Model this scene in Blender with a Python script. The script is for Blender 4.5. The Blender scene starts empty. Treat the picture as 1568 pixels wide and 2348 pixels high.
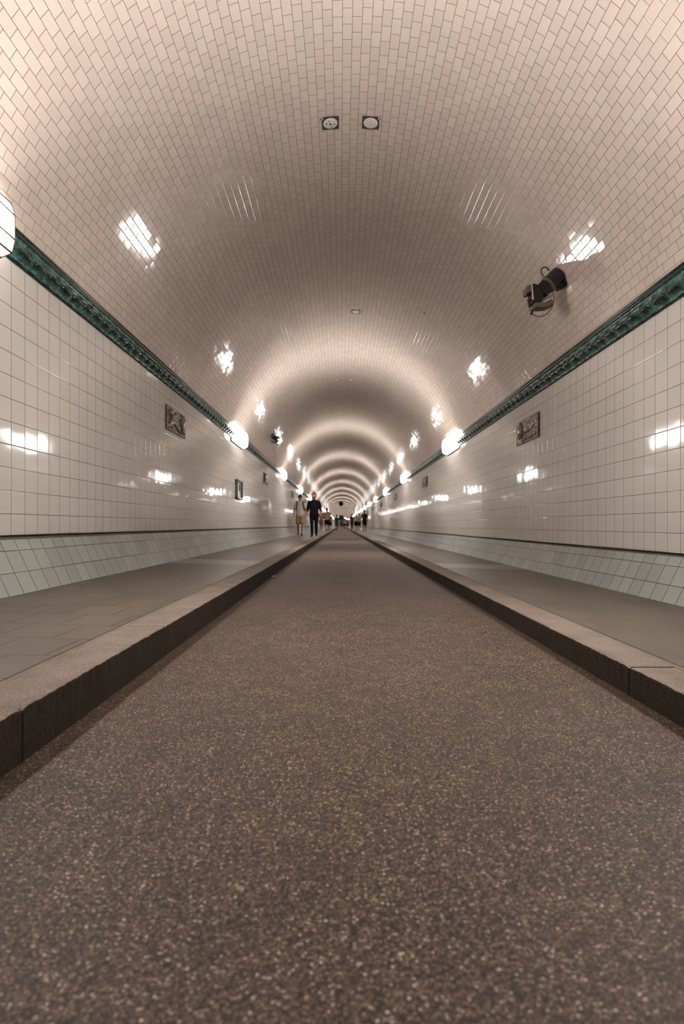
import bpy, bmesh, math, random
from mathutils import Vector, Matrix

# ------------------------------------------------------------------ camera, world, exposure
S = bpy.context.scene
COL = S.collection
F = 1240.0                 # focal length in pixels of the 1568 x 2348 frame
CAM_Z = 0.61               # lens height above the roadway
VX, VY = 782.0, 1204.0     # vanishing point of the tunnel in the frame

cam_d = bpy.data.cameras.new('camera')
cam_d.sensor_fit = 'VERTICAL'
cam_d.sensor_height = 36.0
cam_d.sensor_width = 24.0
cam_d.lens = 36.0 * F / 2348.0
cam_d.shift_y = (VY - 1174.0) / 2348.0
cam_d.shift_x = -(VX - 784.0) / 2348.0
cam_d.clip_start = 0.05
cam_d.clip_end = 1000.0
cam_d.dof.use_dof = True
cam_d.dof.focus_distance = 3.2
cam_d.dof.aperture_fstop = 2.8
cam = bpy.data.objects.new('camera', cam_d)
cam.location = (0.0, 0.0, CAM_Z)
cam.rotation_euler = (math.radians(90), 0, 0)
COL.objects.link(cam)
S.camera = cam

w = bpy.data.worlds.new('world')
S.world = w
w.use_nodes = True
w.node_tree.nodes['Background'].inputs[0].default_value = (0.5, 0.55, 0.6, 1)
w.node_tree.nodes['Background'].inputs[1].default_value = 0.02

S.view_settings.view_transform = 'Standard'
S.view_settings.look = 'None'
S.view_settings.gamma = 1.0
S.view_settings.use_curve_mapping = False
S.view_settings.exposure = 1.5
LAMP_STRENGTH = 44.0
LAMP_COLOR = (1.0, 0.945, 0.90, 1)

S.cycles.use_denoising = True
S.cycles.max_bounces = 24
S.cycles.diffuse_bounces = 8
S.cycles.glossy_bounces = 20
S.cycles.caustics_reflective = False
S.cycles.caustics_refractive = False
S.cycles.sample_clamp_indirect = 6.0

# ------------------------------------------------------------------ layout (metres, heights relative to the lens)
WL, WR = 2.15, 2.37                # wall planes left / right of the lens
CX, CZ, R = 0.10, 1.33, 2.30      # vault circle
Y0, Y1 = -24.0, 426.0              # ends of the tunnel
SP = 8.4                           # spacing of the lamps
rnd = random.Random(7)


def rise(y):
    """the tunnel runs level, then climbs gently in its far half"""
    a, b, s = 150.0, 200.0, 0.017
    if y <= a:
        return 0.0
    if y < b:
        return s * (y - a) ** 2 / (2 * (b - a))
    return s * (b - a) / 2 + s * (y - b)


def W(x, y, zc):
    return Vector((x, y, zc + CAM_Z + rise(y)))


def PX(px, py, depth):
    return W((px - VX) / F * depth, depth, (VY - py) / F * depth)


YS = [Y0, -10, 0, 10, 20, 40, 60, 80, 100, 125, 150] + [150 + 5 * i for i in range(1, 11)] + [220, 260, 300, 340, 380, Y1]

# ------------------------------------------------------------------ node helpers


class NB:
    def __init__(self, name):
        self.mat = bpy.data.materials.new(name)
        self.mat.use_nodes = True
        self.t = self.mat.node_tree
        self.bsdf = self.t.nodes['Principled BSDF']

    def node(self, typ, **kw):
        n = self.t.nodes.new(typ)
        for k, v in kw.items():
            setattr(n, k, v)
        return n

    def put(self, inp, v):
        if hasattr(v, 'is_linked') or isinstance(v, bpy.types.NodeSocket):
            self.t.links.new(v, inp)
        elif v is not None:
            inp.default_value = v

    def m(self, op, a, b=None, c=None):
        n = self.node('ShaderNodeMath', operation=op)
        for i, v in enumerate((a, b, c)):
            if v is not None:
                self.put(n.inputs[i], v)
        return n.outputs[0]

    def vm(self, op, a, b=None, scale=None):
        n = self.node('ShaderNodeVectorMath', operation=op)
        self.put(n.inputs[0], a)
        if b is not None:
            self.put(n.inputs[1], b)
        if scale is not None:
            self.put(n.inputs['Scale'], scale)
        return n.outputs[0]

    def smooth(self, v, a, b, lo=0.0, hi=1.0):
        n = self.node('ShaderNodeMapRange', interpolation_type='SMOOTHSTEP')
        self.put(n.inputs['Value'], v)
        for k, x in (('From Min', a), ('From Max', b), ('To Min', lo), ('To Max', hi)):
            self.put(n.inputs[k], x)
        return n.outputs[0]

    def mix(self, f, a, b):
        n = self.node('ShaderNodeMix', data_type='RGBA')
        self.put(n.inputs[0], f)
        self.put(n.inputs[6], a)
        self.put(n.inputs[7], b)
        return n.outputs[2]

    def mul(self, col, f):
        n = self.node('ShaderNodeVectorMath', operation='SCALE')
        self.put(n.inputs[0], col)
        self.put(n.inputs['Scale'], f)
        return n.outputs[0]

    def noise(self, vec, scale, detail=2.0, rough=0.5):
        n = self.node('ShaderNodeTexNoise')
        if vec is not None:
            self.put(n.inputs['Vector'], vec)
        n.inputs['Scale'].default_value = scale
        n.inputs['Detail'].default_value = detail
        n.inputs['Roughness'].default_value = rough
        return n

    def ramp(self, v, stops):
        n = self.node('ShaderNodeValToRGB')
        e = n.color_ramp.elements
        while len(e) < len(stops):
            e.new(0.5)
        for i, (p, c) in enumerate(stops):
            e[i].position = p
            e[i].color = (*c, 1)
        self.put(n.inputs[0], v)
        return n.outputs[0]

    def bump(self, h, strength=1.0, dist=1.0, normal=None):
        n = self.node('ShaderNodeBump')
        n.inputs['Strength'].default_value = strength
        n.inputs['Distance'].default_value = dist
        self.put(n.inputs['Height'], h)
        if normal is not None:
            self.put(n.inputs['Normal'], normal)
        return n.outputs[0]

    def uv(self):
        s = self.node('ShaderNodeSeparateXYZ')
        u = self.node('ShaderNodeUVMap')
        self.t.links.new(u.outputs[0], s.inputs[0])
        return s.outputs[0], s.outputs[1], u.outputs[0]

    def pos(self):
        return self.node('ShaderNodeNewGeometry').outputs['Position']

    def xyz(self, x, y, z=0.0):
        n = self.node('ShaderNodeCombineXYZ')
        for i, v in enumerate((x, y, z)):
            self.put(n.inputs[i], v)
        return n.outputs[0]


def plain(name, col, rough=0.6, metal=0.0, spec=0.5, bump=0.0, scale=60, vary=0.15):
    b = NB(name)
    p = b.pos()
    n = b.noise(p, scale, 3)
    f = b.smooth(n.outputs[0], 0.3, 0.7, 1 - vary, 1 + vary)
    b.put(b.bsdf.inputs['Base Color'], b.mul((*col,), f))
    b.bsdf.inputs['Roughness'].default_value = rough
    b.bsdf.inputs['Metallic'].default_value = metal
    b.bsdf.inputs['Specular IOR Level'].default_value = spec
    if bump:
        b.put(b.bsdf.inputs['Normal'], b.bump(n.outputs[0], 1.0, bump))
    return b.mat


def emissive(name, col, strength, across=True):
    b = NB(name)
    b.bsdf.inputs['Base Color'].default_value = (0.8, 0.8, 0.8, 1)
    b.bsdf.inputs['Emission Color'].default_value = col
    if across:
        # a long tube behind ribbed glass: it throws its light squarely away from its own axis and little along it
        g = b.node('ShaderNodeNewGeometry').outputs['Incoming']
        dt = b.node('ShaderNodeVectorMath', operation='DOT_PRODUCT')
        b.put(dt.inputs[0], g)
        dt.inputs[1].default_value = (0, 1, 0)
        s2 = b.m('SUBTRACT', 1.0, b.m('POWER', b.m('ABSOLUTE', dt.outputs['Value']), 2.0))
        b.put(b.bsdf.inputs['Emission Strength'], b.m('MULTIPLY_ADD', b.m('POWER', s2, 1.7), strength * 0.72, strength * 0.28))
    else:
        b.bsdf.inputs['Emission Strength'].default_value = strength
    return b.mat


def tiles(name, col, L, wd, u0, v0, brick=True, grout=(0.10, 0.085, 0.065), gw=0.0026, rough=0.09,
          tilt=0.012, wave=0.01, vary=0.05, tint=None, cap=0.13, wscale=7.0):
    """glazed ceramic tiles laid out in the surface's own metres (u along the tunnel, v across)"""
    b = NB(name)
    u, v, uvv = b.uv()
    u = b.m('SUBTRACT', u, u0)
    v = b.m('SUBTRACT', v, v0)
    rv = b.m('DIVIDE', v, wd)
    row = b.m('FLOOR', rv)
    fy = b.m('SUBTRACT', rv, row)
    uu = b.m('DIVIDE', u, L)
    if brick:
        uu = b.m('MULTIPLY_ADD', b.m('FLOORED_MODULO', row, 2.0), 0.5, uu)
        # hand-laid courses: each course slips a little
        wn1 = b.node('ShaderNodeTexWhiteNoise', noise_dimensions='1D')
        b.put(wn1.inputs['W'], row)
        uu = b.m('MULTIPLY_ADD', wn1.outputs[0], 0.07, uu)
    col_i = b.m('FLOOR', uu)
    fx = b.m('SUBTRACT', uu, col_i)
    dx = b.m('MULTIPLY', b.m('MINIMUM', fx, b.m('SUBTRACT', 1.0, fx)), L)
    dy = b.m('MULTIPLY', b.m('MINIMUM', fy, b.m('SUBTRACT', 1.0, fy)), wd)
    d = b.m('MINIMUM', dx, dy)
    wn = b.node('ShaderNodeTexWhiteNoise', noise_dimensions='3D')
    b.put(wn.inputs['Vector'], b.xyz(col_i, row, 1.7))
    face = b.smooth(d, gw * 0.35, gw * 0.75)
    f = b.smooth(wn.outputs[0], 0.0, 1.0, 1 - vary, 1 + vary)
    base = b.mul((*col,), f)
    if tint:
        sep = b.node('ShaderNodeSeparateColor')
        b.put(sep.inputs[0], wn.outputs['Color'])
        base = b.mix(b.m('MULTIPLY', b.smooth(sep.outputs[1], 0.55, 1.0), 0.6), base, (*tint, 1))
    gn = b.noise(b.xyz(b.m('MULTIPLY', u, 3.0), b.m('MULTIPLY', v, 3.0)), 1.0, 3)
    gcol = b.mix(gn.outputs[0], (*[g * 0.55 for g in grout], 1), (*[g * 1.5 for g in grout], 1))
    c = b.mix(face, gcol, base)
    # every tile sits at its own slight angle and is faintly wavy
    geo = b.node('ShaderNodeNewGeometry').outputs['Normal']
    t1 = b.vm('SCALE', b.vm('SUBTRACT', wn.outputs['Color'], (0.5, 0.5, 0.5)), scale=tilt * 2)
    nz = b.noise(b.xyz(b.m('MULTIPLY_ADD', wn.outputs[0], 40.0, u), b.m('MULTIPLY_ADD', wn.outputs[0], 17.0, v)), wscale, 1.0)
    t2 = b.vm('SCALE', b.vm('SUBTRACT', nz.outputs['Color'], (0.5, 0.5, 0.5)), scale=wave * 2)
    nrm = b.vm('NORMALIZE', b.vm('ADD', geo, b.vm('ADD', t1, t2)))
    h = b.smooth(d, 0.0, gw * 0.5 + 0.0035)
    nn = b.bump(h, 0.6, 0.0012, nrm)
    # a matt body under a thin, slightly crazed glaze whose mirror share is limited at grazing angles
    fr = b.node('ShaderNodeFresnel')
    fr.inputs['IOR'].default_value = 1.52
    b.put(fr.inputs['Normal'], nn)
    fac = b.m('MULTIPLY', b.m('MINIMUM', fr.outputs[0], cap), b.smooth(face, 0, 1, 0.25, 1.0))
    di = b.node('ShaderNodeBsdfDiffuse')
    b.put(di.inputs['Color'], c)
    b.put(di.inputs['Normal'], nn)
    gl = b.node('ShaderNodeBsdfGlossy')
    gl.inputs['Roughness'].default_value = rough
    b.put(gl.inputs['Normal'], nn)
    mx = b.node('ShaderNodeMixShader')
    b.put(mx.inputs[0], fac)
    b.t.links.new(di.outputs[0], mx.inputs[1])
    b.t.links.new(gl.outputs[0], mx.inputs[2])
    b.t.nodes.remove(b.bsdf)
    out = [n for n in b.t.nodes if n.type == 'OUTPUT_MATERIAL'][0]
    b.t.links.new(mx.outputs[0], out.inputs['Surface'])
    return b.mat


# ------------------------------------------------------------------ materials
M = {}
M['vault'] = tiles('cream glazed vault tiles', (0.58, 0.495, 0.435), 0.1229, 0.0712, 3.80, -0.090, True,
                   grout=(0.085, 0.065, 0.045), tilt=0.0075, wave=0.0035, tint=(0.60, 0.485, 0.43), rough=0.06, cap=0.26)
M['wall_l'] = tiles('square glazed wall tiles left', (0.60, 0.56, 0.515), 0.1517, 0.150, 3.526, 0.072, False,
                    grout=(0.12, 0.10, 0.075), tilt=0.005, wave=0.012, vary=0.025, gw=0.0036, tint=(0.60, 0.575, 0.53), wscale=5.0, rough=0.07, cap=0.34)
M['wall_r'] = tiles('square glazed wall tiles right', (0.60, 0.56, 0.515), 0.152, 0.149, 3.778, -0.057, False,
                    grout=(0.12, 0.10, 0.075), tilt=0.005, wave=0.012, vary=0.025, gw=0.0036, tint=(0.60, 0.575, 0.53), wscale=5.0, rough=0.07, cap=0.34)
M['skirt_l'] = tiles('grey green sloping tiles left', (0.30, 0.315, 0.295), 0.152, 0.148, 3.555, 0.076, False,
                     grout=(0.06, 0.055, 0.04), tilt=0.010, wave=0.008, vary=0.08, gw=0.0048, tint=(0.29, 0.29, 0.285), rough=0.2, cap=0.2)
M['skirt_r'] = tiles('grey green sloping tiles right', (0.30, 0.315, 0.295), 0.152, 0.144, 3.60, 0.069, False,
                     grout=(0.06, 0.055, 0.04), tilt=0.010, wave=0.008, vary=0.08, gw=0.0048, tint=(0.29, 0.29, 0.285), rough=0.2, cap=0.2)


def road_mat():
    b = NB('exposed aggregate roadway')
    p = b.pos()
    warp = b.noise(p, 60, 1)
    pw = b.vm('ADD', p, b.vm('SCALE', warp.outputs['Color'], scale=0.004))
    v1 = b.node('ShaderNodeTexVoronoi')
    b.put(v1.inputs['Vector'], pw)
    v1.inputs['Scale'].default_value = 235
    v1.inputs['Randomness'].default_value = 1.0
    s = b.node('ShaderNodeSeparateColor')
    b.put(s.inputs[0], v1.outputs['Color'])
    stone = b.ramp(s.outputs[0], [(0.0, (0.022, 0.011, 0.006)), (0.30, (0.110, 0.062, 0.037)), (0.70, (0.235, 0.142, 0.090)),
                                  (0.91, (0.37, 0.245, 0.17)), (0.975, (0.68, 0.52, 0.41)), (1.0, (0.9, 0.76, 0.64))])
    edge = b.smooth(v1.outputs['Distance'], 0.25, 0.72, 1.05, 0.18)
    c = b.mul(stone, edge)
    big = b.noise(p, 1.3, 3)
    c = b.mul(c, b.smooth(big.outputs[0], 0.3, 0.7, 0.88, 1.12))
    med = b.noise(p, 9.0, 3)
    c = b.mul(c, b.smooth(med.outputs[0], 0.3, 0.7, 0.63, 0.84))
    b.put(b.bsdf.inputs['Base Color'], c)
    b.bsdf.inputs['Roughness'].default_value = 0.6
    b.bsdf.inputs['Specular IOR Level'].default_value = 0.5
    h = b.m('MULTIPLY_ADD', s.outputs[1], 0.7, b.m('SUBTRACT', 1.0, v1.outputs['Distance']))
    b.put(b.bsdf.inputs['Normal'], b.bump(h, 0.4, 0.0020))
    return b.mat


M['road'] = road_mat()


def paving(name, col, groutf, sgn):
    b = NB(name)
    u, v, _ = b.uv()       # u across the walkway, v along it
    v = b.m('MULTIPLY_ADD', u, 0.05 * sgn, v)
    rv = b.m('DIVIDE', v, 0.285)
    row = b.m('FLOOR', rv)
    fy = b.m('SUBTRACT', rv, row)
    uu = b.m('MULTIPLY_ADD', b.m('FLOORED_MODULO', row, 2.0), 0.5, b.m('DIVIDE', u, 0.237))
    ci = b.m('FLOOR', uu)
    fx = b.m('SUBTRACT', uu, ci)
    d = b.m('MINIMUM', b.m('MULTIPLY', b.m('MINIMUM', fx, b.m('SUBTRACT', 1.0, fx)), 0.237),
            b.m('MULTIPLY', b.m('MINIMUM', fy, b.m('SUBTRACT', 1.0, fy)), 0.285))
    wn = b.node('ShaderNodeTexWhiteNoise', noise_dimensions='3D')
    b.put(wn.inputs['Vector'], b.xyz(ci, row, 0.3))
    base = b.mul((*col,), b.smooth(wn.outputs[0], 0, 1, 0.93, 1.07))
    # one row of paler slabs crosses the walkway
    inb = b.m('MULTIPLY', b.m('GREATER_THAN', v, 6.35), b.m('LESS_THAN', v, 7.12))
    base = b.mix(inb, base, (0.30, 0.265, 0.235, 1))
    p = b.pos()
    g = b.noise(p, 420, 2)
    base = b.mul(base, b.smooth(g.outputs[0], 0.3, 0.7, 0.78, 1.2))
    g2 = b.noise(p, 2.5, 4)
    base = b.mul(base, b.smooth(g2.outputs[0], 0.3, 0.7, 0.88, 1.1))
    face = b.smooth(d, 0.0020, 0.0045)
    c = b.mix(b.m('MULTIPLY', b.m('SUBTRACT', 1.0, face), groutf), base, (0.018, 0.012, 0.008, 1))
    b.put(b.bsdf.inputs['Base Color'], c)
    b.bsdf.inputs['Roughness'].default_value = 0.42
    b.bsdf.inputs['Specular IOR Level'].default_value = 0.4
    h = b.m('MULTIPLY_ADD', g.outputs[0], 0.4, b.smooth(d, 0.0, 0.006))
    b.put(b.bsdf.inputs['Normal'], b.bump(h, 0.5, 0.0015))
    return b.mat


M['pave_l'] = paving('brown grey paving slabs left', (0.125, 0.100, 0.080), 1.0, 1)
M['pave_r'] = paving('brown grey paving slabs right', (0.125, 0.100, 0.080), 0.45, -1)


def stone(name, c1, c2, scale, rough=0.7, bump=0.002):
    b = NB(name)
    p = b.pos()
    n1 = b.noise(p, scale, 4, 0.65)
    n2 = b.noise(p, 6, 3)
    c = b.mix(b.smooth(n1.outputs[0], 0.3, 0.7), (*c1, 1), (*c2, 1))
    c = b.mul(c, b.smooth(n2.outputs[0], 0.3, 0.7, 0.85, 1.12))
    b.put(b.bsdf.inputs['Base Color'], c)
    b.bsdf.inputs['Roughness'].default_value = rough
    b.bsdf.inputs['Specular IOR Level'].default_value = 0.2
    b.put(b.bsdf.inputs['Normal'], b.bump(n1.outputs[0], 0.8, bump))
    return b.mat


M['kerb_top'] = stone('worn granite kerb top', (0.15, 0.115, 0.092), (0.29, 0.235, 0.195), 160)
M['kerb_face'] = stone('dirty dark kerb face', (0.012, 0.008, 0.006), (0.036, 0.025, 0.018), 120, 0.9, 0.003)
M['mortar'] = stone('pale mortar strip', (0.16, 0.135, 0.115), (0.24, 0.205, 0.18), 200)
M['dark_gap'] = plain('dark joint', (0.015, 0.012, 0.010), 0.9)
M['ledge'] = stone('dusty ledge', (0.16, 0.125, 0.105), (0.26, 0.21, 0.18), 60)


def cornice_mat():
    b = NB('dark green majolica glaze')
    p = b.pos()
    n = b.noise(p, 22, 3)
    c = b.ramp(n.outputs[0], [(0.3, (0.010, 0.028, 0.026)), (0.5, (0.034, 0.080, 0.069)), (0.72, (0.085, 0.155, 0.135))])
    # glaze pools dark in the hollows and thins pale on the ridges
    curvature = b.node('ShaderNodeNewGeometry').outputs['Pointiness']
    c = b.mul(c, b.smooth(curvature, 0.45, 0.56, 0.25, 2.2))
    b.put(b.bsdf.inputs['Base Color'], c)
    b.bsdf.inputs['Roughness'].default_value = 0.13
    b.bsdf.inputs['IOR'].default_value = 1.52
    n2 = b.noise(p, 45, 2)
    b.put(b.bsdf.inputs['Normal'], b.bump(n2.outputs[0], 0.5, 0.0015))
    return b.mat


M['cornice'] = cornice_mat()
M['lamp'] = emissive('lit opal glass', LAMP_COLOR, LAMP_STRENGTH)
M['lamp_end'] = emissive('dimly lit end glass', LAMP_COLOR, LAMP_STRENGTH * 0.08, False)
M['lamp_side'] = emissive('lit side glass', LAMP_COLOR, LAMP_STRENGTH * 0.62)
M['lamp_outer'] = emissive('lit outer glass', LAMP_COLOR, LAMP_STRENGTH * 0.16)
M['lamp_metal'] = plain('bronze lamp frame', (0.11, 0.09, 0.07), 0.4, 0.7)


def relief_mat():
    b = NB('brown glazed relief')
    p = b.pos()
    n = b.noise(p, 35, 3)
    c = b.ramp(n.outputs[0], [(0.3, (0.07, 0.050, 0.038)), (0.5, (0.17, 0.125, 0.098)), (0.7, (0.27, 0.205, 0.165))])
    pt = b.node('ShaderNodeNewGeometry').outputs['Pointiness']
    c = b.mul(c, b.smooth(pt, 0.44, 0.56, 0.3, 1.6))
    b.put(b.bsdf.inputs['Base Color'], c)
    b.bsdf.inputs['Roughness'].default_value = 0.2
    return b.mat


M['relief'] = relief_mat()
M['relief_edge'] = plain('dark relief edge', (0.05, 0.038, 0.028), 0.35)
M['black_gloss'] = plain('black enamelled metal', (0.012, 0.012, 0.013), 0.18)
M['black_matt'] = plain('matt black metal', (0.011, 0.009, 0.007), 0.5, spec=0.3)
M['brown_metal'] = plain('brown painted metal', (0.10, 0.075, 0.052), 0.5)
M['pale_metal'] = plain('dusty pale metal', (0.42, 0.37, 0.32), 0.4, 0.2)
M['ring_metal'] = plain('grey metal rim', (0.13, 0.115, 0.10), 0.45)
M['cable'] = plain('brown rubber cable', (0.055, 0.030, 0.022), 0.5)
M['plate'] = plain('dark recessed plate', (0.045, 0.040, 0.034), 0.5)
M['white_plastic'] = plain('white plastic', (0.62, 0.57, 0.54), 0.4, vary=0.04)
M['ring_plastic'] = plain('pinkish plastic disc', (0.45, 0.36, 0.33), 0.4, vary=0.04)
M['dark_hole'] = plain('dark opening', (0.015, 0.013, 0.012), 0.6)
M['green_frame'] = plain('green glazed frame', (0.10, 0.15, 0.125), 0.2, vary=0.3, scale=25)
M['niche_back'] = plain('pale panel', (0.5, 0.46, 0.42), 0.25, vary=0.05)
M['paper'] = plain('scrap of white paper', (0.75, 0.70, 0.64), 0.7)
M['end_wall'] = plain('dim end wall', (0.45, 0.42, 0.38), 0.6)
M['end_door'] = plain('dark green lift gate', (0.03, 0.06, 0.055), 0.4)

# ------------------------------------------------------------------ mesh helpers


def link(o, parent=None):
    COL.objects.link(o)
    if parent is not None:
        o.parent = parent
    return o


def obj(name, bm, mats, parent=None, smooth=False):
    me = bpy.data.meshes.new(name)
    bm.to_mesh(me)
    bm.free()
    if smooth:
        for p in me.polygons:
            p.use_smooth = True
    for mt in (mats if isinstance(mats, (list, tuple)) else [mats]):
        me.materials.append(mt)
    return link(bpy.data.objects.new(name, me), parent)


def tag(o, label=None, cat=None, group=None, kind=None):
    if label:
        o['label'] = label
    if cat:
        o['category'] = cat
    if group:
        o['group'] = group
    if kind:
        o['kind'] = kind
    return o


def thing(name, loc, label, cat, group=None, rz=0.0):
    o = bpy.data.objects.new(name, None)
    o.empty_display_size = 0.2
    o.location = loc
    o.rotation_euler = (0, 0, rz)
    link(o)
    return tag(o, label, cat, group)


def copy_tree(o, parent=None):
    c = o.copy()
    COL.objects.link(c)
    if parent is not None:
        c.parent = parent
    for ch in list(o.children):
        copy_tree(ch, c)
    return c


def strip(bm, pts, ys, uvf=None, mi=0, inward=True, swap=False, arc0=0.0):
    """sweep the cross-section pts (x, z rel. lens) along the tunnel"""
    uvl = bm.loops.layers.uv.verify()
    arc = [arc0]
    for a, b in zip(pts, pts[1:]):
        arc.append(arc[-1] + math.hypot(b[0] - a[0], b[1] - a[1]))
    if uvf:
        arc = [uvf(p) for p in pts]
    rows = [[bm.verts.new(W(p[0], y, p[1])) for p in pts] for y in ys]
    for i in range(len(ys) - 1):
        for j in range(len(pts) - 1):
            vs = [rows[i][j], rows[i + 1][j], rows[i + 1][j + 1], rows[i][j + 1]]
            uv = [(ys[i], arc[j]), (ys[i + 1], arc[j]), (ys[i + 1], arc[j + 1]), (ys[i], arc[j + 1])]
            fn = (vs[1].co - vs[0].co).cross(vs[3].co - vs[0].co)
            c = Vector((CX, vs[0].co.y, 2.0 + rise(vs[0].co.y))) - vs[0].co
            c.y = 0
            if (fn.dot(c) < 0) == inward:
                vs.reverse()
                uv.reverse()
            f = bm.faces.new(vs)
            f.material_index = mi
            for lp, q in zip(f.loops, uv):
                lp[uvl].uv = (q[1], q[0]) if swap else q
    return rows


def box(bm, lo, hi, mi=0):
    c = [(x, y, z) for x in (lo[0], hi[0]) for y in (lo[1], hi[1]) for z in (lo[2], hi[2])]
    v = [bm.verts.new(p) for p in c]
    for q in ((0, 1, 3, 2), (4, 6, 7, 5), (0, 4, 5, 1), (2, 3, 7, 6), (0, 2, 6, 4), (1, 5, 7, 3)):
        f = bm.faces.new([v[i] for i in q])
        f.material_index = mi
    return v


def prism(bm, poly, a, b, axis='y', mi=0):
    """extrude a polygon (in x,z) from y=a to y=b"""
    va = [bm.verts.new((p[0], a, p[1])) for p in poly]
    vb = [bm.verts.new((p[0], b, p[1])) for p in poly]
    n = len(poly)
    fs = [bm.faces.new(va), bm.faces.new(list(reversed(vb)))]
    for i in range(n):
        fs.append(bm.faces.new((va[i], vb[i], vb[(i + 1) % n], va[(i + 1) % n])))
    for f in fs:
        f.material_index = mi
    bmesh.ops.recalc_face_normals(bm, faces=fs)


def cyl(bm, p0, p1, r0, r1=None, n=24, caps=True, mi=0):
    r1 = r0 if r1 is None else r1
    p0, p1 = Vector(p0), Vector(p1)
    d = (p1 - p0).normalized()
    a = d.orthogonal().normalized()
    b = d.cross(a)
    A = [bm.verts.new(p0 + (a * math.cos(t) + b * math.sin(t)) * r0) for t in [2 * math.pi * i / n for i in range(n)]]
    B = [bm.verts.new(p1 + (a * math.cos(t) + b * math.sin(t)) * r1) for t in [2 * math.pi * i / n for i in range(n)]]
    fs = [bm.faces.new((A[i], A[(i + 1) % n], B[(i + 1) % n], B[i])) for i in range(n)]
    if caps:
        fs += [bm.faces.new(list(reversed(A))), bm.faces.new(B)]
    for f in fs:
        f.material_index = mi


def tube(bm, pts, r, n=8):
    pts = [Vector(p) for p in pts]
    # smooth the path
    path = []
    for i in range(len(pts) - 1):
        p0, p1, p2, p3 = pts[max(i - 1, 0)], pts[i], pts[i + 1], pts[min(i + 2, len(pts) - 1)]
        for k in range(6):
            t = k / 6
            path.append(0.5 * ((2 * p1) + (p2 - p0) * t + (2 * p0 - 5 * p1 + 4 * p2 - p3) * t * t + (3 * p1 - p0 - 3 * p2 + p3) * t ** 3))
    path.append(pts[-1])
    rings = []
    a = None
    for i, p in enumerate(path):
        d = (path[min(i + 1, len(path) - 1)] - path[max(i - 1, 0)]).normalized()
        a = d.orthogonal().normalized() if a is None else (a - d * a.dot(d)).normalized()
        b = d.cross(a)
        rings.append([bm.verts.new(p + (a * math.cos(2 * math.pi * k / n) + b * math.sin(2 * math.pi * k / n)) * r) for k in range(n)])
    for A, B in zip(rings, rings[1:]):
        for k in range(n):
            bm.faces.new((A[k], A[(k + 1) % n], B[(k + 1) % n], B[k]))
    bm.faces.new(list(reversed(rings[0])))
    bm.faces.new(rings[-1])


def bevel(o, wd=0.004, seg=2):
    m = o.modifiers.new('bevel', 'BEVEL')
    m.width = wd
    m.segments = seg
    m.limit_method = 'ANGLE'
    return o


def SX(s, d):
    """x of a point d metres in front of the wall on side s"""
    return s * ((WL if s < 0 else WR) - d)


# ------------------------------------------------------------------ the tunnel shell
def arc_pts(a0, a1, n):
    return [(CX + R * math.sin(t), CZ + R * math.cos(t)) for t in [a0 + (a1 - a0) * i / n for i in range(n + 1)]]


tl = -math.acos((1.93 - CZ) / R)
tr = math.acos((1.80 - CZ) / R)
bm = bmesh.new()
strip(bm, arc_pts(tl, tr, 96), YS, arc0=R * tl)
tag(obj('ceiling', bm, M['vault'], smooth=True), kind='structure')

for s, zb, zt, key in ((-1, -0.067, 1.75, 'wall_l'), (1, -0.200, 1.62, 'wall_r')):
    bm = bmesh.new()
    pts = [(SX(s, -0.05), zb + 0.002), (SX(s, -0.018), zb), (SX(s, -0.006), zb + 0.003), (SX(s, -0.0015), zb + 0.009), (SX(s, 0), zb + 0.02),
           (SX(s, 0), 0.5), (SX(s, 0), zt)]
    strip(bm, pts, YS, uvf=lambda p: p[1])
    tag(obj('wall_left' if s < 0 else 'wall_right', bm, M[key], smooth=True), kind='structure')

# sloping tiled foot of each wall, with the shadow gap above it
for s, top, bot, name, key in ((-1, (2.15, -0.096), (1.993, -0.432), 'baseboard_left', 'skirt_l'), (1, (2.37, -0.226), (2.222, -0.532), 'baseboard_right', 'skirt_r')):
    bm = bmesh.new()
    strip(bm, [(s * top[0], top[1]), (s * bot[0], bot[1]), (s * (bot[0] - 0.008), bot[1] - 0.04)], YS)
    strip(bm, [(s * (top[0] + 0.055), top[1] + 0.04), (s * (top[0] + 0.05), top[1] + 0.007), (s * (top[0] + 0.012), top[1] + 0.005), (s * top[0], top[1])], YS, mi=1)
    tag(obj(name, bm, [M[key], M['ledge']]), kind='structure')

# roadway
bm = bmesh.new()
strip(bm, [(-0.86, -0.61), (0.1, -0.604), (1.07, -0.61)], YS)
tag(obj('floor', bm, M['road'], smooth=True), kind='structure')

# walkways
LS = dict(xf=0.819, hk=-0.470, xo=1.026, xw=1.993, hw=-0.432)
RS = dict(xf=1.027, hk=-0.505, xo=1.214, xw=2.222, hw=-0.532)


def ground(x, y):
    k = LS if x < 0 else RS
    ax = abs(x)
    if ax < k['xf']:
        return -0.61
    if ax < k['xo']:
        return k['hk']
    t = (ax - k['xo']) / (k['xw'] - k['xo'])
    return k['hk'] + (k['hw'] - k['hk']) * t


for s, k, name, key in ((-1, LS, 'floor_left', 'pave_l'), (1, RS, 'floor_right', 'pave_r')):
    bm = bmesh.new()
    strip(bm, [(s * (k['xo'] + 0.003), k['hk'] - 0.012), (s * (k['xo'] + 0.004), k['hk']), (s * (k['xw'] + 0.03), k['hw'])], YS, uvf=lambda p: abs(p[0]), swap=True)
    tag(obj(name, bm, M[key]), kind='structure')


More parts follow.
